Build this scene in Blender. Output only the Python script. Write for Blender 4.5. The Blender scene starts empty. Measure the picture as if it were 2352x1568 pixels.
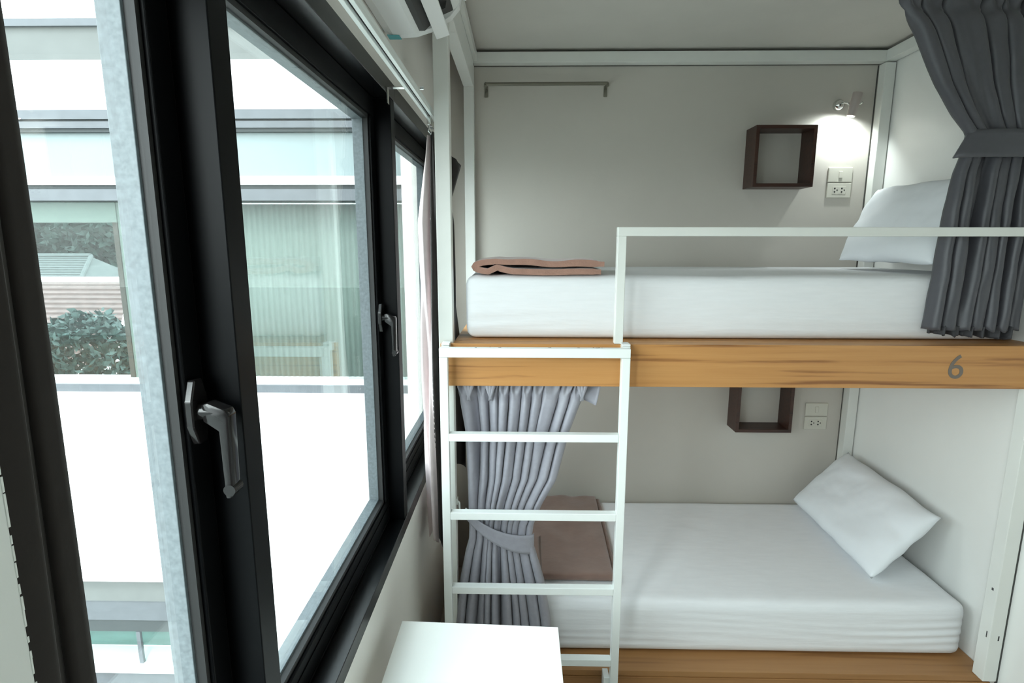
import bpy, bmesh, math, random
from mathutils import Vector, Matrix, noise
random.seed(7)
C = bpy.context.scene.collection
S = bpy.context.scene
PI = math.pi

# ------------------------------------------------------------ camera
cam_d = bpy.data.cameras.new('camera'); cam = bpy.data.objects.new('camera', cam_d); C.objects.link(cam)
cam_d.sensor_fit = 'HORIZONTAL'; cam_d.sensor_width = 36.0; cam_d.lens = 36.0*1254/2352
cam_d.clip_start = 0.01; cam_d.clip_end = 400
dX = Vector((0.99983588, -0.00445873, 0.01755962))
dY = Vector((0.0180649, 0.17200925, -0.98492968))
dZ = Vector((0.00137112, 0.98508524, 0.17206157))
M = Matrix((dX, dY, dZ))            # rows are the world axes in camera space
M4 = M.to_4x4(); M4.translation = Vector((0, 0, 1.85))
cam.matrix_world = M4
S.camera = cam

# ------------------------------------------------------------ sky, sun, daylight portals, exposure
W = bpy.data.worlds.new('sky'); S.world = W; W.use_nodes = True
nt = W.node_tree; nt.nodes.clear()
wo = nt.nodes.new('ShaderNodeOutputWorld'); bg = nt.nodes.new('ShaderNodeBackground')
tc = nt.nodes.new('ShaderNodeTexCoord'); sep = nt.nodes.new('ShaderNodeSeparateXYZ'); rp = nt.nodes.new('ShaderNodeValToRGB')
rp.color_ramp.elements[0].position = 0.45; rp.color_ramp.elements[0].color = (0.88, 0.95, 0.96, 1)
rp.color_ramp.elements[1].position = 1.0; rp.color_ramp.elements[1].color = (0.78, 0.93, 1.0, 1)
mp = nt.nodes.new('ShaderNodeMapRange'); mp.inputs[1].default_value = -1; mp.inputs[2].default_value = 1
nt.links.new(tc.outputs['Generated'], sep.inputs[0]); nt.links.new(sep.outputs[2], mp.inputs[0])
nt.links.new(mp.outputs[0], rp.inputs[0]); nt.links.new(rp.outputs[0], bg.inputs[0])
bg.inputs[1].default_value = 7.4
nt.links.new(bg.outputs[0], wo.inputs[0])
sd = bpy.data.lights.new('sun', 'SUN'); sd.energy = 1.6; sd.angle = math.radians(3); sd.color = (1, .98, .95)
sun = bpy.data.objects.new('sun', sd); C.objects.link(sun); sun.location = (6, -8, 14)
sun.rotation_euler = Vector((-0.30, 1.0, -1.5)).to_track_quat('-Z', 'Y').to_euler()
def area(name, loc, direction, sx, sy, energy=0, portal=False, color=(1, 1, 1)):
    d = bpy.data.lights.new(name, 'AREA'); d.shape = 'RECTANGLE'; d.size = sx; d.size_y = sy; d.energy = energy; d.color = color
    o = bpy.data.objects.new(name, d); C.objects.link(o); o.location = loc
    o.rotation_euler = Vector(direction).to_track_quat('-Z', 'Y').to_euler()
    if portal: d.cycles.is_portal = True
    return o
for k, y in enumerate((-0.725, 0.275, 1.275, 2.275)):
    area('sky_portal', (-0.56, y, 1.60), (1, 0, 0), 0.95, 1.38, 1, True)
# added area lamp outside the unseen rear window, fills the room from the left
a1 = area('window_daylight', (-0.95, -0.95, 2.35), (1, .40, -0.80), 1.2, 1.2, 75, color=(0.93, 0.99, 1)); a1.data.spread = math.radians(140)
S.view_settings.view_transform = 'Standard'; S.view_settings.look = 'None'
S.view_settings.exposure = 0.0; S.view_settings.gamma = 1.0; S.view_settings.use_curve_mapping = False

# ------------------------------------------------------------ materials
MATS = {}
def mat(name, col, rough=0.5, metal=0.0, spec=0.5, noise_amt=0.0, noise_scale=8.0, bump=0.0, bump_scale=60.0, stretch=(1, 1, 1), emit=0, sheen=0, coat=0, trans=0, detail=4):
    if name in MATS: return MATS[name]
    m = bpy.data.materials.new(name); m.use_nodes = True; n = m.node_tree; b = n.nodes['Principled BSDF']
    b.inputs['Base Color'].default_value = (*col, 1); b.inputs['Roughness'].default_value = rough
    b.inputs['Metallic'].default_value = metal; b.inputs['Specular IOR Level'].default_value = spec
    if sheen: b.inputs['Sheen Weight'].default_value = sheen
    if coat: b.inputs['Coat Weight'].default_value = coat; b.inputs['Coat Roughness'].default_value = .15
    if emit: b.inputs['Emission Color'].default_value = (*col, 1); b.inputs['Emission Strength'].default_value = emit
    t = n.nodes.new('ShaderNodeTexCoord'); mpn = n.nodes.new('ShaderNodeMapping'); mpn.inputs['Scale'].default_value = stretch
    n.links.new(t.outputs['Object'], mpn.inputs[0])
    nz = n.nodes.new('ShaderNodeTexNoise'); nz.inputs['Scale'].default_value = noise_scale; nz.inputs['Detail'].default_value = detail
    n.links.new(mpn.outputs[0], nz.inputs[0])
    r = n.nodes.new('ShaderNodeValToRGB'); a = noise_amt
    r.color_ramp.elements[0].position = .3; r.color_ramp.elements[1].position = .7
    r.color_ramp.elements[0].color = (*[max(0, c*(1-a)) for c in col], 1); r.color_ramp.elements[1].color = (*[min(1, c*(1+a*.6)) for c in col], 1)
    n.links.new(nz.outputs[0], r.inputs[0]); n.links.new(r.outputs[0], b.inputs['Base Color'])
    if bump:
        nb = n.nodes.new('ShaderNodeTexNoise'); nb.inputs['Scale'].default_value = bump_scale; nb.inputs['Detail'].default_value = 5
        n.links.new(mpn.outputs[0], nb.inputs[0]); bp = n.nodes.new('ShaderNodeBump'); bp.inputs['Strength'].default_value = bump; bp.inputs['Distance'].default_value = .01
        n.links.new(nb.outputs[0], bp.inputs['Height']); n.links.new(bp.outputs[0], b.inputs['Normal'])
    if trans:
        o = n.nodes['Material Output']; tl = n.nodes.new('ShaderNodeBsdfTranslucent'); mx = n.nodes.new('ShaderNodeMixShader'); mx.inputs[0].default_value = trans
        n.links.new(r.outputs[0], tl.inputs[0]); n.links.new(b.outputs[0], mx.inputs[1]); n.links.new(tl.outputs[0], mx.inputs[2]); n.links.new(mx.outputs[0], o.inputs[0])
    MATS[name] = m; return m
def glass_mat(name, tint, ior=1.5, refl=1.0):
    m = bpy.data.materials.new(name); m.use_nodes = True; n = m.node_tree; n.nodes.clear()
    o = n.nodes.new('ShaderNodeOutputMaterial'); tr = n.nodes.new('ShaderNodeBsdfTransparent'); gl = n.nodes.new('ShaderNodeBsdfGlossy')
    gl.inputs['Roughness'].default_value = 0.0; tr.inputs[0].default_value = (*tint, 1)
    fr = n.nodes.new('ShaderNodeFresnel'); geo = n.nodes.new('ShaderNodeNewGeometry'); mr = n.nodes.new('ShaderNodeMapRange'); mr.inputs[3].default_value = ior; mr.inputs[4].default_value = 1/ior; n.links.new(geo.outputs['Backfacing'], mr.inputs[0]); n.links.new(mr.outputs[0], fr.inputs[0]); mu = n.nodes.new('ShaderNodeMath'); mu.operation = 'MULTIPLY'; mu.inputs[1].default_value = refl
    mx = n.nodes.new('ShaderNodeMixShader'); n.links.new(fr.outputs[0], mu.inputs[0]); n.links.new(mu.outputs[0], mx.inputs[0])
    n.links.new(tr.outputs[0], mx.inputs[1]); n.links.new(gl.outputs[0], mx.inputs[2]); n.links.new(mx.outputs[0], o.inputs[0])
    return m
def wood_mat(name, c1, c2, c3, sc=1.0, rough=.42):
    m = bpy.data.materials.new(name); m.use_nodes = True; n = m.node_tree; b = n.nodes['Principled BSDF']; b.inputs['Roughness'].default_value = rough
    t = n.nodes.new('ShaderNodeTexCoord'); mp_ = n.nodes.new('ShaderNodeMapping'); mp_.inputs['Scale'].default_value = (0.7*sc, 22*sc, 22*sc)
    n.links.new(t.outputs['Object'], mp_.inputs[0])
    nz = n.nodes.new('ShaderNodeTexNoise'); nz.inputs['Scale'].default_value = 2.2; nz.inputs['Detail'].default_value = 7; nz.inputs['Distortion'].default_value = .35
    n.links.new(mp_.outputs[0], nz.inputs[0]); r = n.nodes.new('ShaderNodeValToRGB'); e = r.color_ramp.elements
    e[0].position = .33; e[0].color = (*c3, 1); e[1].position = .72; e[1].color = (*c1, 1); k = e.new(.44); k.color = (*c2, 1)
    n.links.new(nz.outputs[0], r.inputs[0]); n.links.new(r.outputs[0], b.inputs['Base Color'])
    bp = n.nodes.new('ShaderNodeBump'); bp.inputs['Strength'].default_value = .12; bp.inputs['Distance'].default_value = .004
    n.links.new(nz.outputs[0], bp.inputs['Height']); n.links.new(bp.outputs[0], b.inputs['Normal'])
    return m
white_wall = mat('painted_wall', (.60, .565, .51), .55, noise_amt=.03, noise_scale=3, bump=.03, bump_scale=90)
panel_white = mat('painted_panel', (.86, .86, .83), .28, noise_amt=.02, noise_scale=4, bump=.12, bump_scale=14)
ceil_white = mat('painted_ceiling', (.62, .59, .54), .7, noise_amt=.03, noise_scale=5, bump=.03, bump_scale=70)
seam_shadow_dark = mat('dark_joint', (.07, .07, .065), .9)
steel_bed = mat('white_painted_bed_steel', (.80, .81, .77), .32, noise_amt=.02, noise_scale=12)
steel_white = mat('white_painted_steel', (.87, .90, .875), .30, noise_amt=.02, noise_scale=12, bump=.02, bump_scale=120)
chip_dark = mat('chipped_paint', (.06, .06, .06), .8)
black_matte = mat('black_powder_coat', (.0022, .0025, .003), .42, spec=.09)
black_alu = mat('black_aluminium', (.003, .004, .0045), .27, spec=.42, noise_amt=.2, noise_scale=30)
outer_alu = mat('dusty_outer_aluminium', (.12, .14, .15), .6, noise_amt=.25, noise_scale=120, detail=8)
rubber = mat('black_rubber', (.01, .01, .01), .6)
handle_m = mat('black_chrome', (.010, .009, .009), .12, metal=0, spec=.32)
chrome = mat('chrome', (.75, .75, .73), .15, metal=1)
alu = mat('white_aluminium_track', (.82, .86, .84), .35, spec=.5)
rod_m = mat('brushed_nickel', (.23, .22, .18), .35, metal=.7)
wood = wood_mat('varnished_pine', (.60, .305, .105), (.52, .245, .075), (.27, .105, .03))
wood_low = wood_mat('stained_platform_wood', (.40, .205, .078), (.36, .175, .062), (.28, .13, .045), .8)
walnut = wood_mat('dark_walnut', (.060, .024, .015), (.050, .020, .013), (.022, .010, .007), 1.5, .4)
sheet_m = mat('white_cotton_sheet', (.87, .88, .90), .85, bump=.25, bump_scale=3.0, stretch=(1.5, 5, 12), noise_amt=.02)
pillow_m = mat('pillowcase_cotton', (.86, .89, .92), .85, bump=.15, bump_scale=7, noise_amt=.02)
blanket_m = mat('dusty_pink_fleece', (.36, .20, .15), .95, sheen=.5, noise_amt=.12, noise_scale=25, bump=.3, bump_scale=90)
blanket_b = mat('brown_fleece', (.24, .15, .12), .95, sheen=.4, noise_amt=.12, noise_scale=15, bump=.35, bump_scale=12)
curtain_grey_lit = mat('grey_satin_curtain', (.34, .335, .38), .45, sheen=.25, noise_amt=.06, noise_scale=60, bump=.12, bump_scale=18)  # bunk curtain fabric, colour lightened for the light on the lower bunk
curtain_grey_shaded = mat('charcoal_curtain', (.074, .073, .084), .42, sheen=.15, noise_amt=.06, noise_scale=60, bump=.12, bump_scale=18)  # same grey fabric, darkened to paint the weak light up there
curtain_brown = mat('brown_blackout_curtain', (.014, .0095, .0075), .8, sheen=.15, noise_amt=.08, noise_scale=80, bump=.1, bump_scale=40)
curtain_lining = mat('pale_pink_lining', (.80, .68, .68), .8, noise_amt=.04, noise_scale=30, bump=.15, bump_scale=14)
ac_white = mat('air_conditioner_plastic', (.80, .81, .80), .35)
ac_dark = mat('air_outlet_shadow', (.05, .05, .05), .6)
teal = mat('teal_sticker', (.10, .42, .45), .5)
table_m = mat('white_laminate', (.94, .95, .91), .35, noise_amt=.01)
cream = mat('cream_plastic', (.66, .64, .56), .35)
dark_hole = mat('socket_hole', (.02, .02, .02), .7)
lamp_body = mat('lamp_white_metal', (.42, .36, .33), .35)
floor_m = mat('grey_vinyl_floor', (.42, .38, .33), .5, noise_amt=.1, noise_scale=6)
pane_m = glass_mat('window_glass', (.965, .988, .980))
six_m = mat('grey_number_vinyl', (.17, .14, .115), .5)
f_white = mat('facade_white_render', (.80, .80, .79), .8, noise_amt=.02)
f_grey = mat('facade_grey_fascia', (.125, .131, .126), .7, noise_amt=.08, noise_scale=4)
f_frame = mat('facade_silver_frame', (.098, .106, .117), .4, noise_amt=.1, noise_scale=10)
f_dark = mat('facade_dark_gasket', (.035, .042, .044), .6)
f_blind = mat('pale_mint_blind', (.145, .158, .148), .9, noise_amt=.06, noise_scale=10, stretch=(4, 1, .2))
f_sky_glass = mat('pale_cyan_spandrel', (.20, .245, .25), .35, noise_amt=.03, noise_scale=2)  # sky reflected in the glass band, painted as a cyan colour
f_pane = glass_mat('facade_glass', (.93, .98, .965), refl=.45)
f_green = mat('deep_green_interior', (.10, .17, .16), .8, noise_amt=.3, noise_scale=3, stretch=(.3, 1, 3))
leaf_far = mat('far_foliage', (.014, .032, .026), .8, noise_amt=.5, noise_scale=3)
leaf_near = mat('near_foliage', (.022, .048, .043), .6, noise_amt=.5, noise_scale=12)
bark = mat('bark', (.10, .08, .06), .9)
tile_grey = mat('grey_roof_tiles', (.065, .075, .075), .85, noise_amt=.2, noise_scale=6)
tile_red = mat('faded_red_roof_tiles', (.13, .085, .08), .85, noise_amt=.2, noise_scale=6)
ground_m = mat('town_ground', (.35, .36, .34), .9, noise_amt=.2, noise_scale=.5)

# ------------------------------------------------------------ mesh helpers
class MB:
    def __init__(s): s.bm = bmesh.new()
    def box(s, x0, x1, y0, y1, z0, z1, bev=0.0):
        t = bmesh.new(); bmesh.ops.create_cube(t, size=1)
        for v in t.verts: v.co = Vector((x0+(v.co.x+.5)*(x1-x0), y0+(v.co.y+.5)*(y1-y0), z0+(v.co.z+.5)*(z1-z0)))
        if bev: bmesh.ops.bevel(t, geom=t.edges[:], offset=bev, segments=2, affect='EDGES', profile=.5)
        s._merge(t); return s
    def _merge(s, t):
        me = bpy.data.meshes.new('tmp'); t.to_mesh(me); s.bm.from_mesh(me); bpy.data.meshes.remove(me); t.free()
    def tube(s, pts, r, seg=10, caps=True):
        pts = [Vector(p) for p in pts]; rs = r if isinstance(r, (list, tuple)) else [r]*len(pts); rings = []
        up = None
        for i, p in enumerate(pts):
            d = (pts[min(i+1, len(pts)-1)] - pts[max(i-1, 0)]).normalized()
            if up is None: up = Vector((0, 0, 1)) if abs(d.z) < .9 else Vector((1, 0, 0))
            a = d.cross(up).normalized(); b = a.cross(d).normalized(); up = b
            rings.append([s.bm.verts.new(p + (a*math.cos(2*PI*k/seg) + b*math.sin(2*PI*k/seg))*rs[i]) for k in range(seg)])
        for i in range(len(rings)-1):
            for k in range(seg): s.bm.faces.new((rings[i][k], rings[i][(k+1) % seg], rings[i+1][(k+1) % seg], rings[i+1][k]))
        if caps: s.bm.faces.new(rings[0][::-1]); s.bm.faces.new(rings[-1])
        return s
    def prism(s, poly, axis, a, b, bev=0.0):
        """poly of 2D points in the plane normal to axis, extruded from a to b"""
        t = bmesh.new()
        def P(u, v, w): return {'x': (w, u, v), 'y': (u, w, v), 'z': (u, v, w)}[axis]
        A = [t.verts.new(P(u, v, a)) for u, v in poly]; B = [t.verts.new(P(u, v, b)) for u, v in poly]; n = len(poly)
        t.faces.new(A[::-1]); t.faces.new(B)
        for i in range(n): t.faces.new((A[i], A[(i+1) % n], B[(i+1) % n], B[i]))
        bmesh.ops.recalc_face_normals(t, faces=t.faces[:])
        if bev: bmesh.ops.bevel(t, geom=t.edges[:], offset=bev, segments=2, affect='EDGES', profile=.5)
        s._merge(t); return s
    def grid(s, nu, nv, f, closed_u=False):
        vs = [[s.bm.verts.new(f(i/nu, j/nv)) for i in range(nu + (0 if closed_u else 1))] for j in range(nv+1)]
        N = len(vs[0])
        for j in range(nv):
            for i in range(nu): s.bm.faces.new((vs[j][i], vs[j][(i+1) % N], vs[j+1][(i+1) % N], vs[j+1][i]))
        return s
ORG = {}
def obj(name, mb, m, parent=None, smooth=False, origin=None, solid=0, label=None, kind=None, bevel=0, angle=None):
    bm = mb.bm if isinstance(mb, MB) else mb
    bmesh.ops.recalc_face_normals(bm, faces=bm.faces[:]) if not solid else None
    if parent is not None: off = ORG[parent.name]
    elif origin is not None: off = Vector(origin)
    else:
        xs = [v.co for v in bm.verts]; off = Vector((sum(c.x for c in xs)/len(xs), sum(c.y for c in xs)/len(xs), min(c.z for c in xs)))
    bmesh.ops.translate(bm, verts=bm.verts[:], vec=-off)
    me = bpy.data.meshes.new(name); bm.to_mesh(me); bm.free(); me.materials.append(m)
    o = bpy.data.objects.new(name, me); C.objects.link(o)
    if parent is not None: o.parent = parent
    else: o.location = off
    ORG[o.name] = off
    if smooth:
        for p in me.polygons: p.use_smooth = True
        if angle: 
            try: me.set_sharp_from_angle(angle=math.radians(angle))
            except Exception: pass
    if solid:
        md = o.modifiers.new('thickness', 'SOLIDIFY'); md.thickness = solid; md.offset = 0
    if label: o['label'] = label
    if kind: o['kind'] = kind
    return o
def tag(o, label, cat, group=None):
    o['label'] = label; o['category'] = cat
    if group: o['group'] = group
    return o
def thing(name, label, cat, loc, group=None):
    o = bpy.data.objects.new(name, None); C.objects.link(o); o.location = loc; o.empty_display_size = .1
    ORG[o.name] = Vector(loc)
    return tag(o, label, cat, group)
def struct(name, mb, m, **k):
    o = obj(name, mb, m, **k); o['kind'] = 'structure'; return o
def rbox(lo, hi, r, n, disp=None, seg=3):
    """rounded box with a gridded surface so cloth wrinkles can be modelled"""
    t = bmesh.new(); lo = Vector(lo); hi = Vector(hi); c = (lo+hi)/2; h = (hi-lo)/2
    def coords(a, k):
        inner = [-(h[a]-r) + 2*(h[a]-r)*i/k for i in range(k+1)]
        e = [h[a]-r+r*math.sin(PI/2*(j+1)/seg*.999) for j in range(seg)]
        # spread edge samples so the projected corners are even
        return [-x for x in reversed(e)] + inner + e
    cs = [coords(a, n[a]) for a in range(3)]
    cache = {}
    def V(p):
        key = tuple(round(x, 6) for x in p)
        if key not in cache:
            q = Vector([max(-(h[a]-r), min(h[a]-r, p[a])) for a in range(3)]); d = Vector(p)-q
            nrm = d.normalized() if d.length > 1e-9 else Vector((0, 0, 1))
            w = q + nrm*r + c
            if disp: w = disp(w, nrm)
            cache[key] = t.verts.new(w)
        return cache[key]
    for a in range(3):
        b, d = (a+1) % 3, (a+2) % 3
        for sgn in (-1, 1):
            for i in range(len(cs[b])-1):
                for j in range(len(cs[d])-1):
                    quad = []
                    for (ii, jj) in ((i, j), (i+1, j), (i+1, j+1), (i, j+1)):
                        p = [0, 0, 0]; p[a] = sgn*h[a]; p[b] = cs[b][ii]; p[d] = cs[d][jj]; quad.append(V(p))
                    if len(set(quad)) == 4:
                        try: t.faces.new(quad)
                        except ValueError: pass
    mb = MB(); mb.bm.free(); mb.bm = t; return mb

# ============================================================ SETTING
H = 2.80
fl = MB().box(-.55, 1.97, -2.5, 3.07, -.1, 0); struct('floor', fl, floor_m)
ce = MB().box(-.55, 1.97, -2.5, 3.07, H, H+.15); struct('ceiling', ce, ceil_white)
# wall panels behind the bunks, in the ordinary way of painted boards
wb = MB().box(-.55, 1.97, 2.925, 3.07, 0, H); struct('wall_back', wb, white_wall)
wr = MB().box(1.815, 1.97, -2.5, 2.925, 0, H); struct('wall_right', wr, panel_white)
wl = MB()
wl.box(-.55, -.40, -2.5, 2.925, 0, .90).box(-.55, -.40, -2.5, 2.925, 2.34, H).box(-.55, -.40, -2.5, -1.25, .90, 2.34).box(-.55, -.40, 2.80, 2.925, .90, 2.34)
struct('wall_left', wl, mat('painted_window_wall', (.82, .79, .74), .55, noise_amt=.03, noise_scale=3, bump=.03, bump_scale=90))  # wall paint lightened to hold bounce light from the table
wf = MB(); wf.box(-.40, .55, -2.5, -2.38, 0, H).box(1.40, 1.815, -2.5, -2.38, 0, H).box(.55, 1.40, -2.5, -2.38, 2.05, H)
struct('wall_front', wf, white_wall)

# window band: each unit has its frame, sash, outer frame, bead, pane and handle
def handle(parent, y, z):
    x = -.453
    pl = MB().prism([(y-.019, z+.018), (y-.008, z+.045), (y+.010, z+.045), (y+.019, z+.018), (y+.019, z-.018), (y+.010, z-.045), (y-.008, z-.045), (y-.019, z-.018)], 'x', x, x+.011, .002)
    hd = obj('handle', pl, handle_m, parent, label='black chrome lever handle')
    nk = MB().tube([(x+.008, y, z), (x+.034, y, z)], [.012, .010], 12)
    obj('handle_neck', nk, handle_m, hd, smooth=True, angle=40)
    lv = MB().prism([(x+.018, z+.012), (x+.026, z+.014), (x+.050, z+.004), (x+.0535, z-.004), (x+.051, z-.118), (x+.047, z-.124), (x+.040, z-.124), (x+.0385, z-.026), (x+.018, z-.012)], 'y', y-.010, y+.012, .002)
    lv.tube([(x+.046, y-.0105, z-.112), (x+.046, y+.0125, z-.112)], .0085, 14)
    obj('handle_lever', lv, handle_m, hd, smooth=True, angle=35)
units = [(-1.20, -.25), (-.20, .75), (.80, 1.75), (1.80, 2.75)]
for k, (a, b) in enumerate(units):
    e = bpy.data.objects.new('window_%d' % (k+1), None); C.objects.link(e); e.location = (-.45, (a+b)/2, .90); e['kind'] = 'structure'; ORG[e.name] = Vector(e.location)
    a2 = a-.05 if k == 0 else a; 
    fr = MB().box(-.505, -.3985, a2, b+.05, .875, .918, .0015); obj('window_sill', fr, black_alu, e)
    fr = MB().box(-.505, -.3985, a2, b+.05, 2.292, 2.34, .0015); obj('window_head', fr, black_alu, e)
    fr = MB().box(-.505, -.402, b, b+.05, .9185, 2.2915, .0015); obj('mullion', fr, black_matte, e)
    if k == 0: obj('mullion', MB().box(-.505, -.402, a-.05, a, .9185, 2.2915, .0015), black_matte, e)
    # sash
    s = MB()
    s.box(-.478, -.453, a+.001, b-.001, .919, 1.0, .002).box(-.478, -.453, a+.001, b-.001, 2.236, 2.291, .002)
    s.box(-.478, -.453, a+.001, a+.045, 1.0, 2.236, .002).box(-.478, -.453, b-.045, b-.001, 1.0, 2.236, .002)
    s.box(-.459, -.4515, a+.004, b-.004, .924, .930).box(-.459, -.4505, a+.004, b-.004, .968, .975)
    obj('sash', s, black_matte, e)
    g = MB(); g.box(-.474, -.460, a+.045, b-.045, 1.0, 1.012).box(-.474, -.460, a+.045, b-.045, 2.225, 2.236)
    g.box(-.474, -.460, a+.045, a+.053, 1.012, 2.225).box(-.474, -.460, b-.053, b-.045, 1.012, 2.225)
    obj('glazing_bead', g, rubber, e)
    o = MB(); i = .058
    o.box(-.505, -.474, a, a+i, .919, 2.291, .001).box(-.505, -.474, b-i, b, .919, 2.291, .001).box(-.505, -.474, a+i, b-i, .919, 1.018, .001).box(-.505, -.474, a+i, b-i, 2.220, 2.291, .001)
    obj('outer_frame', o, outer_alu, e, label='dusty grey outer frame seen through the glass')
    p = MB().box(-.472, -.468, a+.047, b-.047, 1.004, 2.232); obj('glass_pane', p, pane_m, e)
    handle(e, b-.032, 1.625)
# room door behind the photographer
e = bpy.data.objects.new('door_1', None); C.objects.link(e); e.location = (.975, -2.44, 0); e['kind'] = 'structure'; ORG[e.name] = Vector(e.location)
obj('door_frame', MB().box(.55, .59, -2.49, -2.37, 0, 2.05).box(1.36, 1.40, -2.49, -2.37, 0, 2.05).box(.59, 1.36, -2.49, -2.37, 2.01, 2.05), panel_white, e)
obj('door_leaf', MB().box(.592, 1.358, -2.45, -2.41, .005, 2.008, .002), panel_white, e)
obj('door_handle', MB().tube([(.66, -2.41, 1.0), (.66, -2.36, 1.0), (.78, -2.36, 1.0)], .010, 10), chrome, e)

# ============================================================ BUNK BED (frame, platforms)
bed = thing('bunk_bed', 'white steel framed bunk bed with two wooden platforms and number 6 on its edge', 'bunk bed', (.76, 2.4, 0))
T = .05
yF0, yF1 = 1.90, 1.95; yB0, yB1 = 2.868, 2.918
xL0, xL1 = -.293, -.243; xR0, xR1 = 1.758, 1.809
for (x0, x1, y0, y1, z0) in ((xL0, xL1, yF0, yF1, 0), (xR0, xR1, yF0-.045, yF1-.045, .222), (xL0, xL1, yB0, yB1, 0), (xR0, xR1, yB0, yB1, 0)):
    obj('post', MB().box(x0, x1, y0, y1, z0, 2.73, .002), steel_bed, bed)
b = [(xL1, xR0, yB0, yB1, 2.735, 2.785), (xL1, xR0, yF0, yF1, 2.735, 2.785), (xL0, xL1, yF1, yB0, 2.625, 2.785), (xL1, xL1+.018, yF1, yB0, 2.742, 2.785), (xR0, xR1, yF0-.045, yB1, 2.735, 2.785)]
for q in b: obj('beam', MB().box(*q, .002), steel_bed, bed)
obj('beam', MB().box(xL1, xR0, yB0, yB1, .36, .41, .002), steel_bed, bed)
# chips of missing paint on the right front post
for q in ((xR0-.0006, xR0, 1.872, 1.880, .590, .600), (xR0+.030, xR0+.035, yF0-.0456, yF0-.045, .395, .415), (xR0-.0006, xR0, 1.868, 1.872, .40, .425)):
    obj('paint_chip', MB().box(*q), chip_dark, bed, label='dark chip of missing paint')
# upper platform: front board and deck
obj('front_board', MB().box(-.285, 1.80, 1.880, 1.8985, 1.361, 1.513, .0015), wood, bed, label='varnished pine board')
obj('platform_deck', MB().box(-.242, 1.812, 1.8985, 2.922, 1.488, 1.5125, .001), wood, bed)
us = MB().box(xL1, xR0, 1.955, 1.985, 1.40, 1.486).box(xL1, xR0, 2.83, 2.86, 1.40, 1.486); obj('support_beam', us, steel_bed, bed)
# dark seams between shell boards, plus a painted shadow line under the back beam
for q in ((xL0, 1.813, 2.9225, 2.9255, 2.786, 2.7995), (1.8105, 1.8145, 2.9, 2.918, .24, 2.79), (1.8095, 1.8145, 1.9, 2.9, 2.786, 2.7995), (1.8095, 1.8145, 1.855, 1.862, 0, 2.73),
          (xL1, xR0, 2.9210, 2.9225, 2.7325, 2.7345), (1.7548, 1.7575, 2.9215, 2.9255, 1.52, 2.73), (1.7562, 1.7575, 2.9215, 2.9255, .24, 1.48)):
    obj('joint', MB().box(*q), seam_shadow_dark, bed, label='dark joint line beside the frame')
# guard rail
gr = MB().box(.324, 1.757, 1.8985-.0165, 1.912, 1.884, 1.914, .002).box(.324, .354, 1.8985-.0165, 1.912, 1.5135, 1.884, .002)
gr = MB().box(.324, 1.757, 1.885, 1.915, 1.884, 1.914, .002).box(.324, .354, 1.885, 1.915, 1.5135, 1.884, .002)
obj('guard_rail', gr, steel_bed, bed)
# lower platform
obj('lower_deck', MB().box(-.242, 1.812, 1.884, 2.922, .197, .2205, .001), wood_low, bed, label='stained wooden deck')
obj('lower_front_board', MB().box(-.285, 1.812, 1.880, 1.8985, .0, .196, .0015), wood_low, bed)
# the number
cu = bpy.data.curves.new('six', 'FONT'); cu.body = '6'; cu.size = .122; cu.extrude = .0006
to = bpy.data.objects.new('six_tmp', cu); C.objects.link(to)
dg = bpy.context.evaluated_depsgraph_get(); me6 = bpy.data.meshes.new_from_object(to.evaluated_get(dg)); bpy.data.objects.remove(to)
n6 = bpy.data.objects.new('number', me6); C.objects.link(n6); n6.parent = bed
n6.rotation_euler = (PI/2, 0, 0); n6.location = Vector((1.478, 1.8792, 1.398)) - ORG[bed.name]; me6.materials.clear(); me6.materials.append(six_m)
n6['label'] = 'grey numeral 6'

# wall rail, shelves, switches, lamp
def wall_rod():
    r = thing('wall_rail', 'thin metal hanging rail fixed high on the upper bunk wall', 'rail', (.118, 2.92, 2.60))
    obj('rod', MB().tube([(-.183, 2.855, 2.632), (.415, 2.855, 2.634)], .0085, 12), rod_m, r, smooth=True, angle=40)
    for x in (-.183, .415):
        m = MB().box(x-.009, x+.009, 2.919, 2.9249, 2.588, 2.640, .003).tube([(x, 2.92, 2.628), (x, 2.872, 2.640), (x, 2.855, 2.633), (x, 2.850, 2.622)], .0075, 10)
        obj('bracket', m, rod_m, r, smooth=True, angle=40)
wall_rod()
def box_shelf(x0, x1, z0, z1, label):
    t = .017; r = thing('box_shelf', label, 'shelf', ((x0+x1)/2, 2.9, z0), 'dark square box shelves')
    y0, y1 = 2.80, 2.9245
    obj('side_board', MB().box(x0, x0+t, y0, y1, z0, z1, .001), walnut, r); obj('side_board', MB().box(x1-t, x1, y0, y1, z0, z1, .001), walnut, r)
    obj('top_board', MB().box(x0+t, x1-t, y0, y1, z1-t, z1, .001), walnut, r); obj('bottom_board', MB().box(x0+t, x1-t, y0, y1, z0, z0+t, .001), walnut, r)
box_shelf(1.133, 1.427, 2.139, 2.429, 'dark walnut square box shelf on the upper bunk wall beside the lamp')
box_shelf(1.140, 1.434, .875, 1.165, 'dark walnut square box shelf above the lower bed, top hidden by the board')
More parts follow.
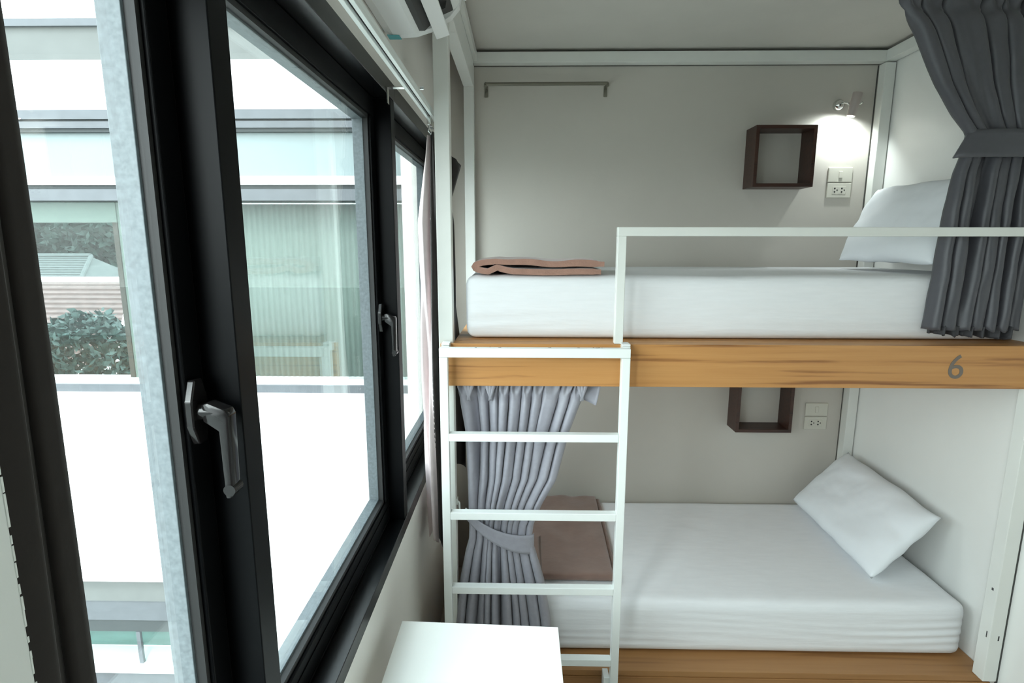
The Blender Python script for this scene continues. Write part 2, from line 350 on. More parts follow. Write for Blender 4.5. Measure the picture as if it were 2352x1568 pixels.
def plates(z, where):
    xa, xb = 1.560, 1.682; y = 2.9249
    g = 'switch and socket plates in the bunks'
    r = thing('switch_plate', 'cream light switch plate with one small rocker, ' + where, 'switch', ((xa+xb)/2, y, z+.078), g)
    p1 = obj('plate', MB().box(xa, xb, y-.009, y, z+.078, z+.150, .003), cream, r)
    obj('rocker', MB().box(xa+.052, xa+.070, y-.0135, y-.0085, z+.097, z+.131, .002), cream, p1)
    r = thing('socket_plate', 'cream double power socket plate below the switch, ' + where, 'socket', ((xa+xb)/2, y, z), g)
    pl = obj('plate', MB().box(xa, xb, y-.009, y, z, z+.073, .003), cream, r)
    obj('socket_inset', MB().box(xa+.026, xb-.026, y-.0105, y-.0085, z+.018, z+.056, .0015), cream, pl)
    for cx in (xa+.038, xa+.074):
        for (dx, dz, rr) in ((0, .0105, .0042), (0, -.0065, .0042), (.0125, .002, .0032)):
            h = MB().tube([(cx+dx, y-.0112, z+.036+dz), (cx+dx, y-.0100, z+.036+dz)], rr, 10); obj('socket_hole', h, dark_hole, pl)
plates(2.096, 'in the upper bunk'); plates(.855, 'in the lower bunk')
lp = thing('reading_lamp', 'small lit spotlight lamp with white cylinder head on the upper bunk wall', 'lamp', (1.576, 2.92, 2.545))
obj('wall_base', MB().tube([(1.578, 2.925, 2.545), (1.578, 2.913, 2.545), (1.578, 2.898, 2.545), (1.578, 2.890, 2.545)], [.027, .027, .020, .008], 20), chrome, lp, smooth=True, angle=50)
obj('swivel_arm', MB().tube([(1.578, 2.895, 2.545), (1.582, 2.868, 2.546), (1.598, 2.853, 2.535)], .0045, 8), chrome, lp, smooth=True)
top = Vector((1.622, 2.838, 2.583)); bot = Vector((1.603, 2.846, 2.478))
obj('lamp_head', MB().tube([bot, bot+(top-bot)*.01, bot+(top-bot)*.97, top], [.0195, .0205, .0225, .0215], 24), lamp_body, lp, smooth=True, angle=50)
obj('lamp_knob', MB().tube([(1.630, 2.842, 2.530), (1.650, 2.838, 2.538)], [.003, .005], 10), chrome, lp, smooth=True)
bulb = mat('lamp_bulb', (1, .98, .95), emit=14)
obj('bulb', MB().tube([bot+(bot-top)*.015, bot+(bot-top)*.03], .016, 16), bulb, lp)
ld = bpy.data.lights.new('reading_lamp_light', 'SPOT'); ld.energy = 6.5; ld.spot_size = math.radians(165); ld.spot_blend = .6; ld.shadow_soft_size = .016; ld.color = (.90, 1, .99)
lo_ = bpy.data.objects.new('reading_lamp_light', ld); C.objects.link(lo_); lo_.location = bot+(bot-top)*.12; lo_.rotation_euler = Vector((-.15, .7, -1)).to_track_quat('-Z', 'Y').to_euler()

# ============================================================ LADDER
la = thing('bunk_ladder', 'white steel ladder with five rungs hooked onto the upper bunk', 'ladder', (.04, 1.83, 0))
Lx0, Lx1, Rx0, Rx1 = -.281, -.252, .340, .369
obj('side_rail', MB().box(Lx0, Lx1, 1.815, 1.845, 0, 1.476, .002), steel_white, la); obj('side_rail', MB().box(Rx0, Rx1, 1.815, 1.845, 0, 1.476, .002), steel_white, la)
obj('top_bar', MB().box(Lx0, Rx1, 1.815, 1.845, 1.4765, 1.5085, .002), steel_white, la)
for z in (.295, .589, .882, 1.177): obj('rung', MB().box(Lx1, Rx0, 1.815, 1.845, z, z+.028, .002), steel_white, la)
for x in (-.277, .345):
    obj('hook', MB().box(x, x+.028, 1.8455, 1.879, 1.490, 1.512, .001).box(x, x+.028, 1.8455, 1.895, 1.5135, 1.519, .001), steel_white, la)
obj('bracket', MB().prism([(.318, .13), (.3395, .10), (.3395, .235), (.318, .235)], 'y', 1.83, 1.879, .001), steel_white, la)
for (x, y, w) in ((-.16, 1.832, .007), (-.11, 1.84, .004), (-.08, 1.834, .011), (.09, 1.836, .012), (.19, 1.835, .009), (.243, 1.838, .005), (.252, 1.833, .010), (.262, 1.839, .006), (.272, 1.834, .004)):
    obj('paint_chip', MB().prism([(x, y), (x+w, y-.001), (x+w*.8, y+.003), (x+w*.2, y+.002)], 'z', 1.5086, 1.5090), chip_dark, la, label='dark scratch in the white paint')

# ============================================================ MATTRESSES
def wr_disp(zt, front_amp, seed, zb):
    def f(p, n):
        q = p.copy()
        if n.y < -.5:
            t = (p.z-zb)/(zt-zb)
            ph = p.z*120 + 9*noise.noise(Vector((p.x*1.1, p.z*6, seed))) + 5*p.x*math.sin(seed)
            a = front_amp*(.12+1.1*max(0, noise.noise(Vector((p.x*1.4, p.z*8, seed+3)))+.12))*max(0, 1-abs(t-.42)*1.7)
            q.y += -a*math.sin(ph)*(-n.y)
        if n.z > .5:
            q.z += .004*noise.noise(Vector((p.x*2.2, p.y*3, seed))) + .0018*math.sin((p.x*1.1+p.y*2)*14+3*noise.noise(Vector((p.x*2, p.y*2, 5))))*max(0, noise.noise(Vector((p.x*2.5, p.y*2.5, seed+9))))*2
        return q
    return f
mt = rbox((-.205, 1.978, 1.5145), (1.795, 2.862, 1.746), .036, (150, 20, 26), wr_disp(1.746, .0028, 2, 1.5145))
tag(obj('mattress', mt, sheet_m, smooth=True), 'mattress under a white fitted sheet on the upper bunk platform', 'mattress', 'bunk mattresses')
ml = rbox((-.205, 1.978, .2225), (1.775, 2.862, .452), .036, (150, 40, 26), wr_disp(.452, .0032, 7, .2225))
tag(obj('mattress', ml, sheet_m, smooth=True), 'mattress under a white fitted sheet on the lower bunk platform', 'mattress', 'bunk mattresses')

# ============================================================ PILLOWS
def pillow(A, D, B, Cc, T, label, seed, n=None):
    """A-D lower edge, B-C upper edge"""
    A, D, B, Cc = map(Vector, (A, D, B, Cc)); nrm = (D-A).cross(B-A).normalized()
    if nrm.z < 0: nrm = -nrm
    bm = bmesh.new(); NU, NV = 56, 36
    def surf(u, v, side):
        us, vs = 2*u-1, 2*v-1
        pu = us*(1-.012*(1-vs*vs)+.014*noise.noise(Vector((vs*2.2, seed, us)))); pv = vs*(1-.015*(1-us*us)+.05*noise.noise(Vector((us*2.0, seed+4, vs))))
        U, V = (pu+1)/2, (pv+1)/2
        base = A*(1-U)*(1-V) + D*U*(1-V) + B*(1-U)*V + Cc*U*V
        e = max(0, (1-us**4))*max(0, (1-vs**4)); th = T*(e**.55)
        k = 1-min(1, 3*min(1-abs(us), 1-abs(vs)))
        w = .011*noise.noise(Vector((us*2.2+seed, vs*2.2, side)))*e + .0035*noise.noise(Vector((us*1.0+vs*3, us*4-vs, seed+2)))*min(1, e*3) + .004*k*math.sin(9*math.atan2(vs, us)+seed)*(e > 0)*min(1, e*4) + .002*noise.noise(Vector((us*7+vs*3, vs*5-us*3, seed)))*min(1, e*2)
        return base + nrm*((th+w)*side)
    rows = {}
    for side in (1, -1):
        for j in range(NV+1):
            for i in range(NU+1):
                edge = i in (0, NU) or j in (0, NV)
                if edge and side == -1: rows[(side, i, j)] = rows[(1, i, j)]
                else: rows[(side, i, j)] = bm.verts.new(surf(i/NU, j/NV, side))
    for side in (1, -1):
        for j in range(NV):
            for i in range(NU):
                q = [rows[(side, i, j)], rows[(side, i+1, j)], rows[(side, i+1, j+1)], rows[(side, i, j+1)]]
                bm.faces.new(q if side == 1 else q[::-1])
    mb = MB(); mb.bm.free(); mb.bm = bm
    return tag(obj('pillow', mb, pillow_m, smooth=True), label, 'pillow', 'pillows in the bunks')
pillow((1.50, 2.845, .475), (1.475, 2.115, .475), (1.745, 2.80, .770), (1.735, 2.125, .748), .062, 'white pillow leaning on the right panel of the lower bunk', 3)
pillow((1.535, 2.70, 1.785), (1.515, 2.06, 1.785), (1.745, 2.80, 2.125), (1.745, 2.14, 2.115), .060, 'white pillow standing against the right panel of the upper bunk beside the curtain', 8)

# ============================================================ BLANKETS
def folded_blanket():
    # cross-section in x,z: two thick layers joined by a fold at the left
    top = []; N = 40
    path = []
    for i in range(N+1):                       # lower layer from right to left
        t = i/N; path.append((.286-.376*t, 1.7585+.0015*math.sin(t*9) + .015*max(0, (t-.80)/.20)**2))
    for i in range(1, 10):                     # the roll
        a = -PI/2 - PI*i/10; path.append((-.100+.072*math.cos(a), 1.7765+.0180*math.sin(a)))
    for i in range(N+1):                       # upper layer back to the right
        t = i/N; path.append((-.095+.392*t, 1.7945-.0090*t+.0022*math.sin(t*7+1)-.0015*math.sin(t*15)))
    th = .0108
    offL, offR = [], []
    for i, (x, z) in enumerate(path):
        x0, z0 = path[max(0, i-1)]; x1, z1 = path[min(len(path)-1, i+1)]
        d = Vector((x1-x0, z1-z0)).normalized(); n = Vector((-d.y, d.x)); w = th*(1 if 2 < i < len(path)-3 else .8)
        offL.append((x+n.x*w, z+n.y*w)); offR.append((x-n.x*w, z-n.y*w))
    loop = offL + offR[::-1]; n = len(loop); K = 16
    mb = MB(); rings = []
    for k in range(K+1):
        y = 1.984+.42*k/K
        sc = 1-.03*(k in (0, K)); r_ = []
        for (x, z) in loop:
            r_.append(mb.bm.verts.new((x+.004*noise.noise(Vector((y*6, x*3, 1))), y+.006*noise.noise(Vector((x*5, z*30, 2))), z+.006*noise.noise(Vector((x*7, y*7, 4)))*(z > 1.79))))
        rings.append(r_)
    for k in range(K):
        for i in range(n): mb.bm.faces.new((rings[k][i], rings[k][(i+1) % n], rings[k+1][(i+1) % n], rings[k+1][i]))
    mid = len(offL)
    for r_ in (rings[0], rings[-1]):
        for i in range(mid-1):
            mb.bm.faces.new((r_[i], r_[i+1], r_[n-2-i], r_[n-1-i]))
    bl = obj('blanket', mb, blanket_m, smooth=True, angle=50)
    return tag(bl, 'dusty pink folded blanket on the left end of the upper mattress', 'blanket')
folded_blanket()
def brown_blanket():
    def f(p, n):
        q = p.copy()
        if n.z > .3: q.z += .008*noise.noise(Vector((p.x*6, p.y*5, 3))) + .004*math.sin((p.x*30+p.y*12)+4*noise.noise(Vector((p.x*4, p.y*4, 1))))*max(0, .4+noise.noise(Vector((p.x*4, p.y*3, 8))))
        q.x += .03*(2.9-p.y)*(-.9)*(1 if p.x > .1 else 0)
        return q
    m = rbox((-.13, 2.10, .4590), (.415, 2.85, .487), .010, (40, 50, 2), f, 2)
    bb_ = tag(obj('blanket', m, blanket_b, smooth=True), 'brown blanket spread flat on the left end of the lower mattress', 'blanket')
    obj('lower_fold', rbox((.30, 2.102, .4575), (.436, 2.848, .4705), .006, (8, 50, 2), f, 2), blanket_b, bb_, smooth=True)
brown_blanket()

# ============================================================ CURTAINS
def lerp_rows(rows, z):
    if z >= rows[0][0]: return rows[0][1:]
    for a, b in zip(rows, rows[1:]):
        if b[0] <= z <= a[0]:
            t = (a[0]-z)/(a[0]-b[0]+1e-9); t2 = t
            return tuple(a[i]+(b[i]-a[i])*t2 for i in range(1, len(a)))
    return rows[-1][1:]
def sheet(rows, yc, nfold, amp, seed, nu=320, nv=90, z_pinch=None, ztie=None, tie_amp=.6, swap=False, hem=0.0, header=0.0):
    z1, z0 = rows[0][0], rows[-1][0]
    rnd = random.Random(seed); ph = [rnd.uniform(-.9, .9) for _ in range(nfold+3)]; am = [rnd.uniform(.55, 1.15) for _ in range(nfold+3)]
    mb = MB()
    def f(u, v):
        z = z1+(z0-z1)*v
        xl, xr = lerp_rows(rows, z)
        a = amp*(.8+.35*v)
        if ztie is not None: a *= tie_amp + (1-tie_amp)*min(1, abs(z-ztie)/.28)
        uu = u + .010*noise.noise(Vector((u*5, z*2.0, seed)))
        zz_ = z*.9
        wu = 0; 
        for q_ in (1, 2, 3): wu += noise.noise(Vector((u*nfold*.45*q_, zz_*q_*.45, seed+q_*7)))/q_
        uu = u + .80/nfold*wu*math.sin(PI*min(1, max(0, u)))**.5
        s = uu*nfold; k = int(max(0, min(nfold, s))); fr = min(1, max(0, s-k))
        aa = am[k]*(1-fr)+am[k+1]*fr
        w = 1-2*abs(math.sin(PI*s))**.62
        w += .30*noise.noise(Vector((s*1.7, z*3, seed+9)))
        dx = -.10*(xr-xl)/nfold*math.sin(2*PI*s)
        if z_pinch is not None:
            g = math.exp(-((z-z_pinch)/.018)**2); a *= 1-.35*g
            dx += (xr-xl)/nfold*.13*g*math.sin(2*PI*s)
            if z > z_pinch: w = .6*w+.5*math.cos(2*PI*s*2.0)*min(1, (z-z_pinch)/.03); a *= .85
        y = yc + a*aa*w + .006*noise.noise(Vector((u*14, z*9, seed)))
        zz = z + (hem*noise.noise(Vector((u*22, 1, seed))) if v > .97 else 0) + (header*noise.noise(Vector((u*12, 3, seed))) if v < .02 else 0)
        x = xl+(xr-xl)*u+dx
        return (y, x, zz) if swap else (x, y, zz)
    mb.grid(nu, nv, f); return mb
def band(rows_c, w, h, y_half, yc, droop, z, th=.004, tilt=0, name='tieback'):
    """elliptical cloth band around a curtain: centre x, half width"""
    mb = MB(); N = 48
    def f(u, v):
        a = 2*PI*u; x = rows_c + w*math.cos(a); y = yc + y_half*math.sin(a)
        t = (math.cos(a)+1)/2
        zz = z + tilt*t + droop*(math.sin(a)**2) * (1 if math.sin(a) < 0 else .3)
        hh = h*(1-.15*t)
        return (x, y, zz + (v-.5)*hh)
    mb.grid(N, 6, f, closed_u=True); return mb
# grey curtain of the lower bunk, tied back at the left
cg = thing('bunk_curtain', 'light grey satin curtain tied back in the lower bunk behind the ladder', 'curtain', (-.04, 1.94, .3), 'bunk curtains')
rows = [(1.395, -.232, .250), (1.341, -.234, .235), (1.286, -.224, .219), (1.178, -.206, .181), (.99, -.200, .136), (.885, -.199, .08), (.80, -.196, .048), (.74, -.198, .042), (.69, -.212, .058), (.568, -.236, .092), (.389, -.258, .120), (.236, -.262, .135)]
obj('fabric', sheet(rows, 1.931, 10, .032, 11, z_pinch=1.315, ztie=.77, tie_amp=.45, hem=.004), curtain_grey_lit, cg, smooth=True, solid=.0015)
bd = MB()
def fb(u, v):
    a = PI*(1.02+.98*u)            # front half from left to right then wrapping behind
    x = -.078+.128*math.cos(a); y = 1.937+.040*math.sin(a)
    t = (math.cos(a)+1)/2
    zc = .842-.115*t-.022*math.sin(PI*t); h = .030+.050*t**.7
    return (x, y, zc+(v-.5)*h)
bd.grid(40, 6, fb); obj('tieback', bd, curtain_grey_lit, cg, smooth=True, solid=.004)
fp = MB()
fp.grid(10, 8, lambda u, v: (.205+.088*u*(1-.25*v), 1.93+.018*math.sin(u*4), 1.375-.075*v-.030*u*v+.01*u)); obj('header_flap', fp, curtain_grey_lit, cg, smooth=True, solid=.0015)
for x in (-.190, -.112, .218):
    t_ = MB(); 
    for k in (-1, 0, 1): t_.tube([(x+k*.016, 1.906, 1.378), (x+k*.010, 1.901, 1.350), (x+k*.001, 1.902, 1.316), (x+k*.005, 1.906, 1.300)], [.007, .008, .0045, .002], 8)
    obj('pinch_pleat', t_, curtain_grey_lit, cg, smooth=True)
# second leading edge hanging left of the ties
ck = MB().tube([(-.243, 1.925, .905), (-.233, 1.925, .895), (-.232, 1.925, .865), (-.222, 1.925, .853), (-.210, 1.925, .858), (-.207, 1.925, .872)], .004, 8)
ck.box(-.2435, -.238, 1.915, 1.935, .89, .915)
tag(obj('tieback_hook', ck, steel_white, smooth=True, angle=40), 'small white hook on the left post beside the lower grey curtain', 'hook')
# grey curtain of the upper bunk, shade in its colour, tied back at the right
cr = thing('bunk_curtain', 'charcoal curtain tied back at the right end of the upper bunk behind the rail', 'curtain', (1.6, 1.94, 1.56), 'bunk curtains')
rows = [(2.72, 1.205, 1.752), (2.62, 1.225, 1.752), (2.536, 1.285, 1.752), (2.378, 1.370, 1.752), (2.284, 1.438, 1.752), (2.222, 1.492, 1.752), (2.146, 1.480, 1.752), (2.10, 1.470, 1.752), (1.976, 1.457, 1.752), (1.74, 1.450, 1.752), (1.62, 1.440, 1.752), (1.56, 1.437, 1.752)]
obj('fabric', sheet(rows, 1.943, 7, .028, 31, nu=300, ztie=2.18, tie_amp=.6, hem=.012, z_pinch=2.60), curtain_grey_shaded, cr, smooth=True, solid=.0015)
bd = MB()
def fb2(u, v):
    a = PI*(.96+1.02*u); x = 1.64+.165*math.cos(a)*(1 if math.cos(a) < 0 else .68); y = 1.946+.040*math.sin(a)
    t = u; zc = 2.188+.004*math.sin(PI*t)-.012*t
    sl = (v-.5)*.088*(1-.25*max(0, t-.5))
    return (x+(.022*(v-.5)*(1-t)*2 if t < .5 else 0), y, zc+sl)
bd.grid(40, 6, fb2); obj('tieback', bd, curtain_grey_shaded, cr, smooth=True, solid=.004)
hm = MB()
hm.grid(160, 6, lambda u, v: (1.450+.30*u, 1.945+.020*math.sin(u*40)+.006*math.sin(u*97), 1.575-.030*v+.010*noise.noise(Vector((u*25, v, 3)))-.020*u*v))
obj('lining_hem', hm, mat('dark_hem', (.05, .05, .055), .7, bump=.3, bump_scale=60), cr, smooth=True, solid=.0015)

# window curtains: near one (dark against the light) and far bundle at the end of the track
cn = thing('window_curtain', 'dark brown blackout curtain hanging in the left foreground against the light', 'curtain', (-.33, .26, .7), 'brown window curtains')
def fn(u, v):
    z = 2.255+(.66-2.255)*v
    y1 = .3815+.006*math.sin(v*6+.5); y0 = .04-.03*v
    s = u*5.0; w = math.sin(2*PI*s+.6*math.sin(v*3))
    y = y0+(y1-y0)*u**.85+.006*math.sin(4*PI*s)
    x = -.338+.020*w*(1-.5*u)+.012*noise.noise(Vector((u*3, v*2, 3)))-.004*u
    if u > .975: x -= .005*(u-.975)/.025
    return (x, y, z)
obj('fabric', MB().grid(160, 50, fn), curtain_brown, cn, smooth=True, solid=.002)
obj('side_hem', MB().grid(6, 50, lambda u, v: (-.3320+.001*math.sin(v*9), .300+.004*u+.006*math.sin(v*6+.5), 2.25+(.665-2.25)*v)), curtain_brown, cn, smooth=True, solid=.0012)
cf = thing('window_curtain', 'brown curtain with pale pink lining bunched at the far end of the window track', 'curtain', (-.31, 2.1, .68), 'brown window curtains')
def ring_pt(a, z):
    t = (2.24-z)/(2.24-.70)
    k = .35+.65*min(1, max(0, (2.24-z)/.30))
    if z < 1.15: k *= 1-.25*(1.15-z)/.45
    rx = .054*k; ry = .105*(.6+.4*k)
    fold = 1+.16*math.sin(7*a+2.3*math.sin(z*2.2)+.5)+.10*math.sin(13*a+z*2)
    cx = -.322-.004*t; cy = 2.095
    return (cx+rx*fold*math.cos(a), cy+ry*fold*math.sin(a), z)
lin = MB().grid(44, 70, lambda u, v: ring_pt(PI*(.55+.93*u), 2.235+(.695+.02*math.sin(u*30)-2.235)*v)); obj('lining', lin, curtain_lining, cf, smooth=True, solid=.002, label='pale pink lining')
fab = MB().grid(60, 70, lambda u, v: ring_pt(PI*(1.46+1.10*u), 2.245+(.68+.02*math.sin(u*30)-2.245)*v)); obj('fabric', fab, curtain_brown, cf, smooth=True, solid=.002)
fl_ = MB(); fl_.grid(12, 40, lambda u, v: (-.300+(.062*(1-min(1, v/.16))+.066*min(1, max(0, v-.22)*2.2))*u+.003*math.sin(u*9), 2.13+.05*u+.012*math.sin(u*7+v*3), 2.225-.045*u-.016*math.floor(u*3.99)*.5*(1-v)-1.25*v))
obj('header_fold', fl_, curtain_brown, cf, smooth=True, solid=.002)

# curtain track with brackets and gliders
tr = thing('curtain_track', 'white aluminium curtain track running above the black window band', 'curtain track', (-.322, .4, 2.29))
tk = MB()
tk.box(-.337, -.308, -1.3, 2.06, 2.300, 2.312, .001).box(-.337, -.327, -1.3, 2.06, 2.290, 2.300, .001).box(-.318, -.308, -1.3, 2.06, 2.290, 2.300, .001)
obj('rail', tk, alu, tr)
obj('slot', MB().box(-.3268, -.3182, -1.3, 2.055, 2.2985, 2.2998), dark_hole, tr, label='dark slot')
obj('cap', MB().box(-.340, -.305, 2.06, 2.072, 2.286, 2.316, .002), chrome, tr)
for y in (1.70, .60, -.6):
    m = MB().box(-.3975, -.337, y-.010, y+.010, 2.306, 2.3085).box(-.3978, -.3955, y-.010, y+.010, 2.262, 2.3085)
    m.tube([(-.322, y, 2.312), (-.322, y, 2.322)], .007, 8).tube([(-.303, y+.01, 2.309), (-.292, y+.01, 2.309)], .0055, 8)
    obj('bracket', m, chrome, tr)
gl = MB()
for k in range(5): gl.box(-.329, -.316, 1.975+.018*k, 1.984+.018*k, 2.262, 2.290, .001)
gl.tube([(-.322, 1.98, 2.262), (-.326, 1.98, 2.242), (-.318, 1.985, 2.232), (-.312, 1.985, 2.246)], .0022, 6)
obj('glider', gl, chrome, tr)

# ============================================================ AIR CONDITIONER
ac = thing('air_conditioner', 'white wall air conditioner with open flap mounted above the window', 'air conditioner', (-.30, 1.28, 2.44))
y0, y1 = .83, 1.70
poly = [(-.398, 2.456), (-.368, 2.440), (-.306, 2.443), (-.272, 2.455), (-.258, 2.478), (-.232, 2.490), (-.205, 2.500), (-.190, 2.508), (-.178, 2.523), (-.172, 2.56), (-.172, 2.66), (-.185, 2.705), (-.215, 2.715), (-.398, 2.715)]
endp = [(-.398, 2.456), (-.368, 2.440), (-.306, 2.443), (-.255, 2.458), (-.205, 2.487), (-.180, 2.515), (-.172, 2.56), (-.172, 2.66), (-.185, 2.705), (-.215, 2.715), (-.398, 2.715)]
obj('body', MB().prism(poly, 'y', y0+.03, y1-.03), ac_white, ac)
for a, b_ in ((y0, y0+.03), (y1-.03, y1)): obj('end_cap', MB().prism(endp, 'y', a, b_, .0015), ac_white, ac)
obj('air_outlet', MB().prism([(-.292, 2.4465), (-.256, 2.4755), (-.232, 2.4885), (-.196, 2.503), (-.196, 2.499), (-.232, 2.484), (-.250, 2.470), (-.276, 2.4465)], 'y', y0+.04, y1-.04), ac_dark, ac, label='dark air outlet')
obj('flap', MB().prism([(-.252, 2.4440), (-.250, 2.4410), (-.213, 2.4530), (-.212, 2.4565), (-.232, 2.4555)], 'y', y0+.035, y1+.012, .0012), ac_white, ac)
for k in range(7):
    y = y0+.10+k*.11
    obj('louvre', MB().prism([(-.262, 2.467), (-.205, 2.496), (-.208, 2.478), (-.252, 2.458)], 'y', y, y+.003), ac_dark, ac)
obj('front_panel', MB().box(-.1715, -.160, y0+.005, y1-.005, 2.535, 2.70, .004), ac_white, ac)
obj('sticker', MB().prism([(-.385, 1.665), (-.352, 1.672), (-.350, 1.699), (-.385, 1.699)], 'z', 2.4375, 2.4395), teal, ac, label='small teal sticker')

# ============================================================ TABLE
tb = thing('desk', 'white laminate desk top against the left wall in front of the ladder', 'desk', (-.12, 1.1, 0))
obj('desk_top', MB().prism([(-.352, 1.454), (.111, 1.436), (.111, .62), (-.360, .62)], 'z', .722, .75, .0015), table_m, tb)
for (x, y) in ((-.345, 1.405), (.075, 1.390), (-.345, .63), (.075, .63)): obj('leg', MB().box(x, x+.03, y, y+.03, 0, .7215, .001), table_m, tb)
obj('apron', MB().box(-.315, .075, 1.40, 1.415, .64, .7215), table_m, tb)

# neighbouring bunk post close to the lens
npo = MB().box(-.285, -.235, .180, .2285, .35, 2.79, .002)
np_ = thing('bed_post', 'white painted bed post cut off by the lower left corner', 'post', (-.26, .2, 0))
obj('post', MB().box(-.285, -.235, .180, .2285, 0, 2.795, .0012), steel_white, np_)
ed = MB()
for k in range(90):
    z = 1.0+k*.0085; r_ = .0001+.00035*random.random()**2
    ed.box(-.2352, -.2350+r_, .2278, .2286+r_*.6, z, z+.003+.006*random.random(), .0001)
obj('paint_drips', ed, steel_white, np_)

# ============================================================ OUTSIDE
F = 5.0
bl = thing('neighbouring_building', 'white building wing with grey framed glazing facing the window', 'building', (-3, 5.2, -3.2))
XA, XB = -9.0, -.2
def fband(name, z0, z1, m, y0=0.0, dep=.3, x0=XA, x1=XB, bev=0, label=None):
    return obj(name, MB().box(x0, x1, F+y0, F+y0+dep, z0, z1, bev), m, bl, label=label)
fband('roof_coping', 3.692, 3.751, f_frame, -.03, .4)
fband('fascia', 3.429, 3.692, f_grey)
fband('upper_wall', 3.012, 3.429, f_white)
fband('upper_rail', 2.935, 3.012, f_frame, -.05)
fband('gasket', 2.918, 2.935, f_dark, -.02)
fband('middle_rail', 2.862, 2.918, f_frame, -.04)
fband('gasket', 2.832, 2.862, f_dark, -.02)
fband('spandrel_glass', 2.459, 2.832, f_sky_glass, .03, .05)
fband('white_rail', 2.384, 2.459, f_white, -.02, .2)
fband('gasket', 2.345, 2.384, f_dark, 0, .2)
fband('window_top_rail', 2.246, 2.345, f_frame, -.04, .2)
fband('gasket', 2.239, 2.246, f_dark, 0, .2)
fband('window_pane', .598, 2.239, f_pane, .04, .008)
bm_ = MB()
for x in (-3.64, -.98): pass
# pleated mint blind behind the glass, a brown jamb and the header of the open corner
pb = MB().grid(520, 1, lambda u, v: (-3.70+3.5*u, F+.14+.006*math.sin(u*520*PI/4), .60+1.63*(1-v))); obj('blind', pb, f_blind, bl, smooth=True, solid=.004)
obj('corner_wall', MB().box(-3.72, -3.60, F+.07, F+.13, .598, 2.239), f_blind, bl)
obj('brown_jamb', MB().box(-3.765, -3.72, F+.06, F+.20, .598, 2.06), mat('brown_jamb_paint', (.05, .034, .03), .8), bl)
obj('header_board', MB().box(XA, -3.72, F+.06, F+.20, 2.06, 2.239), f_blind, bl)
fband('window_bottom_rail', .560, .598, f_white, -.03, .2)
fband('window_bottom_rail', .487, .560, f_frame, -.06, .2)
fband('parapet', -1.464, .487, f_white, -.10, .4)
fband('lower_fascia', -1.75, -1.464, f_grey, 0, .3, XA, -2.5)
fband('lower_rail', -1.985, -1.75, f_frame, .02, .3, XA, -2.5)
fband('gasket', -2.13, -1.985, f_dark, .04, .3, XA, -2.5)
fband('lower_window_pane', -2.50, -2.13, f_pane, .05, .008, XA, -2.5)
fband('lower_interior', -2.50, -2.13, f_green, .30, .05, XA, -2.5)
fband('lower_window_sill', -2.576, -2.50, f_white, -.02, .3, XA, -2.5)
fband('lower_wall', -4.2, -2.576, f_frame, .03, .3, XA, -2.5)
for x in (-4.02, -3.2): obj('lower_window_bar', MB().box(x, x+.04, F+.03, F+.06, -2.50, -2.13), f_frame, bl)
obj('white_pilaster', MB().box(-1.01, -.86, F-.30, F-.02, .487, 3.0), f_white, bl)
sh = MB()
for k in range(9): sh.box(-1.60+k*.06, -1.56+k*.06, F-.02, F+.03, .60, 2.40)
# annex wall on the right under the parapet
obj('annex_wall', MB().box(-2.5, -.2, F-.16, F+.1, -4.2, -1.27), f_white, bl)
jm = MB().box(-2.5, -.2, F-.1615, F-.16, -1.275, -1.262).box(-2.42, -2.41, F-.1615, F-.16, -4.2, -1.28)
obj('wall_joint', jm, mat('facade_joint', (.55, .55, .54), .8), bl)
obj('meter_box', MB().box(-2.02, -1.86, F-.22, F-.16, -1.72, -1.36, .004), mat('pale_blue_box', (.50, .58, .60), .5), bl)
gr_ = struct('ground', MB().box(-90, 60, -70, 95, -5.0, -4.2), ground_m)

def leaves(mb, c, r, n, s, seed):
    rnd = random.Random(seed)
    for _ in range(n):
        while True:
            p = Vector((rnd.uniform(-1, 1), rnd.uniform(-1, 1), rnd.uniform(-1, 1)))
            if .35 < p.length < 1: break
        p = p.normalized()*(p.length**.4)
        p *= 1+.25*noise.noise(p*2.3+Vector((seed, 0, 0)))
        q = Vector((c[0]+p.x*r[0], c[1]+p.y*r[1], c[2]+p.z*r[2]))
        a = Vector((rnd.gauss(0, 1), rnd.gauss(0, 1), rnd.gauss(0, 1))).normalized(); b_ = a.cross(Vector((rnd.gauss(0, 1), rnd.gauss(0, 1), rnd.gauss(0, 1)))).normalized()
        k = s*rnd.uniform(.6, 1.3)
        vs = [mb.bm.verts.new(q+a*k), mb.bm.verts.new(q+b_*k*.45), mb.bm.verts.new(q-a*k), mb.bm.verts.new(q-b_*k*.45)]
        mb.bm.faces.new(vs)
def tree(loc, base, crown, r, n, s, m, label, seed):
    t = thing('tree', label, 'tree', (loc[0], loc[1], base))
    mb = MB(); leaves(mb, crown, r, n, s, seed); fo = obj('foliage', mb, m, t); fo['kind'] = 'stuff'
    tk_ = MB().tube([(loc[0], loc[1], base), (loc[0]+.1, loc[1], (base+crown[2])/2), crown], [.18, .14, .05], 8)
    for a in (0, 2, 4): tk_.tube([(loc[0]+.1, loc[1], (base+crown[2])/2), (crown[0]+r[0]*.6*math.cos(a), crown[1]+r[1]*.6*math.sin(a), crown[2]+r[2]*.3)], [.06, .02], 6)
    obj('trunk', tk_, bark, t)
tree((-7.0, 8.6), -4.2, (-7.05, 8.6, .05), (.72, .7, .72), 2600, .085, leaf_near, 'leafy green tree seen through the glass in front of the red roof', 4)
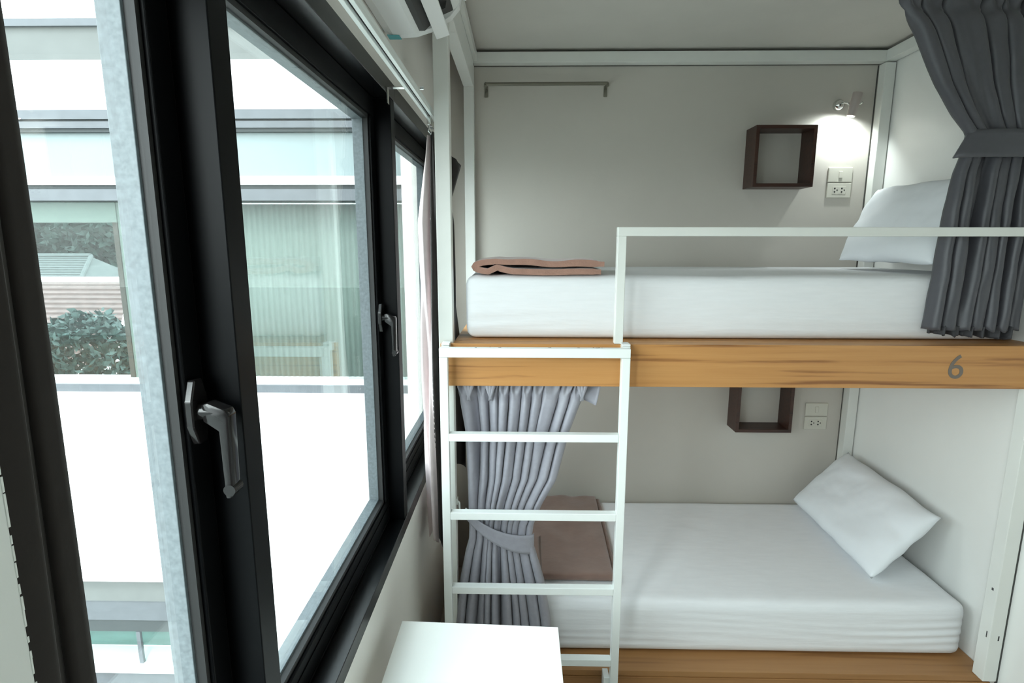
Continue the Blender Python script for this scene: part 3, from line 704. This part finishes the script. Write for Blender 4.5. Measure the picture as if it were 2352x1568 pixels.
for k, (x, y, z, r_) in enumerate(((-23.2, 33, 2.2, 3.1), (-19.2, 26.5, 2.2, 2.7), (-25.6, 26.5, 2.6, 2.9))):
    tree((x, y), -4.2, (x, y, z), (r_, r_, r_*.85), 7000, .28, leaf_far, ('dark green tree behind the grey tiled roof, middle of three', 'dark green tree nearest the brown jamb behind the roofs', 'tall dark green tree farthest left behind the grey roof')[k], 20+k)
def house(name, x0, x1, y, zr, ze, depth, tile, label, rows_n, ridge_m=None):
    h = thing('house', label, 'house', ((x0+x1)/2, y+depth/2, -4.2))
    obj('wall', MB().box(x0+.3, x1-.3, y+.2, y+depth-.2, -4.2, ze), f_white, h)
    rf = MB(); n = rows_n; L = math.hypot(depth/2, zr-ze); hip = (x1-x0)*.18
    for k in range(n):
        t0, t1 = k/n, (k+1)/n
        ya, yb = y+depth/2*t0, y+depth/2*t1; za, zb = ze+(zr-ze)*t0, ze+(zr-ze)*t1
        xa0, xa1 = x0+hip*t0, x1-hip*t0; xb0, xb1 = x0+hip*t1, x1-hip*t1
        up = .05
        v = [rf.bm.verts.new(p) for p in ((xa0, ya-.03, za+up), (xa1, ya-.03, za+up), (xb1, yb, zb+.012), (xb0, yb, zb+.012), (xa0, ya-.03, za-.02), (xa1, ya-.03, za-.02))]
        rf.bm.faces.new(v[:4]); rf.bm.faces.new((v[0], v[4], v[5], v[1]))
    v = [rf.bm.verts.new(p) for p in ((x0, y, ze), (x1, y, ze), (x1, y+depth, ze), (x0, y+depth, ze), (x0+hip, y+depth/2, zr), (x1-hip, y+depth/2, zr))]
    rf.bm.faces.new((v[0], v[4], v[3])); rf.bm.faces.new((v[1], v[2], v[5])); rf.bm.faces.new((v[3], v[4], v[5], v[2])); rf.bm.faces.new(v[:4])
    r0 = obj('roof', rf, tile, h)
    obj('ridge', MB().tube([(x0+hip, y+depth/2, zr+.03), (x1-hip, y+depth/2, zr+.03)], .09, 8).tube([(x0+hip, y+depth/2, zr+.03), (x0, y, ze)], .07, 8).tube([(x1-hip, y+depth/2, zr+.03), (x1, y, ze)], .07, 8), ridge_m or tile, h)
house('h1', -20.5, -14.3, 17, 1.45, .1, 5, tile_grey, 'house with grey tiled hip roof below the dark trees', 18)
house('h2', -15.5, -8.6, 11.2, .95, -.65, 5, tile_red, 'house with faded red tiled roof and white ridge behind the leafy tree', 16, f_white)
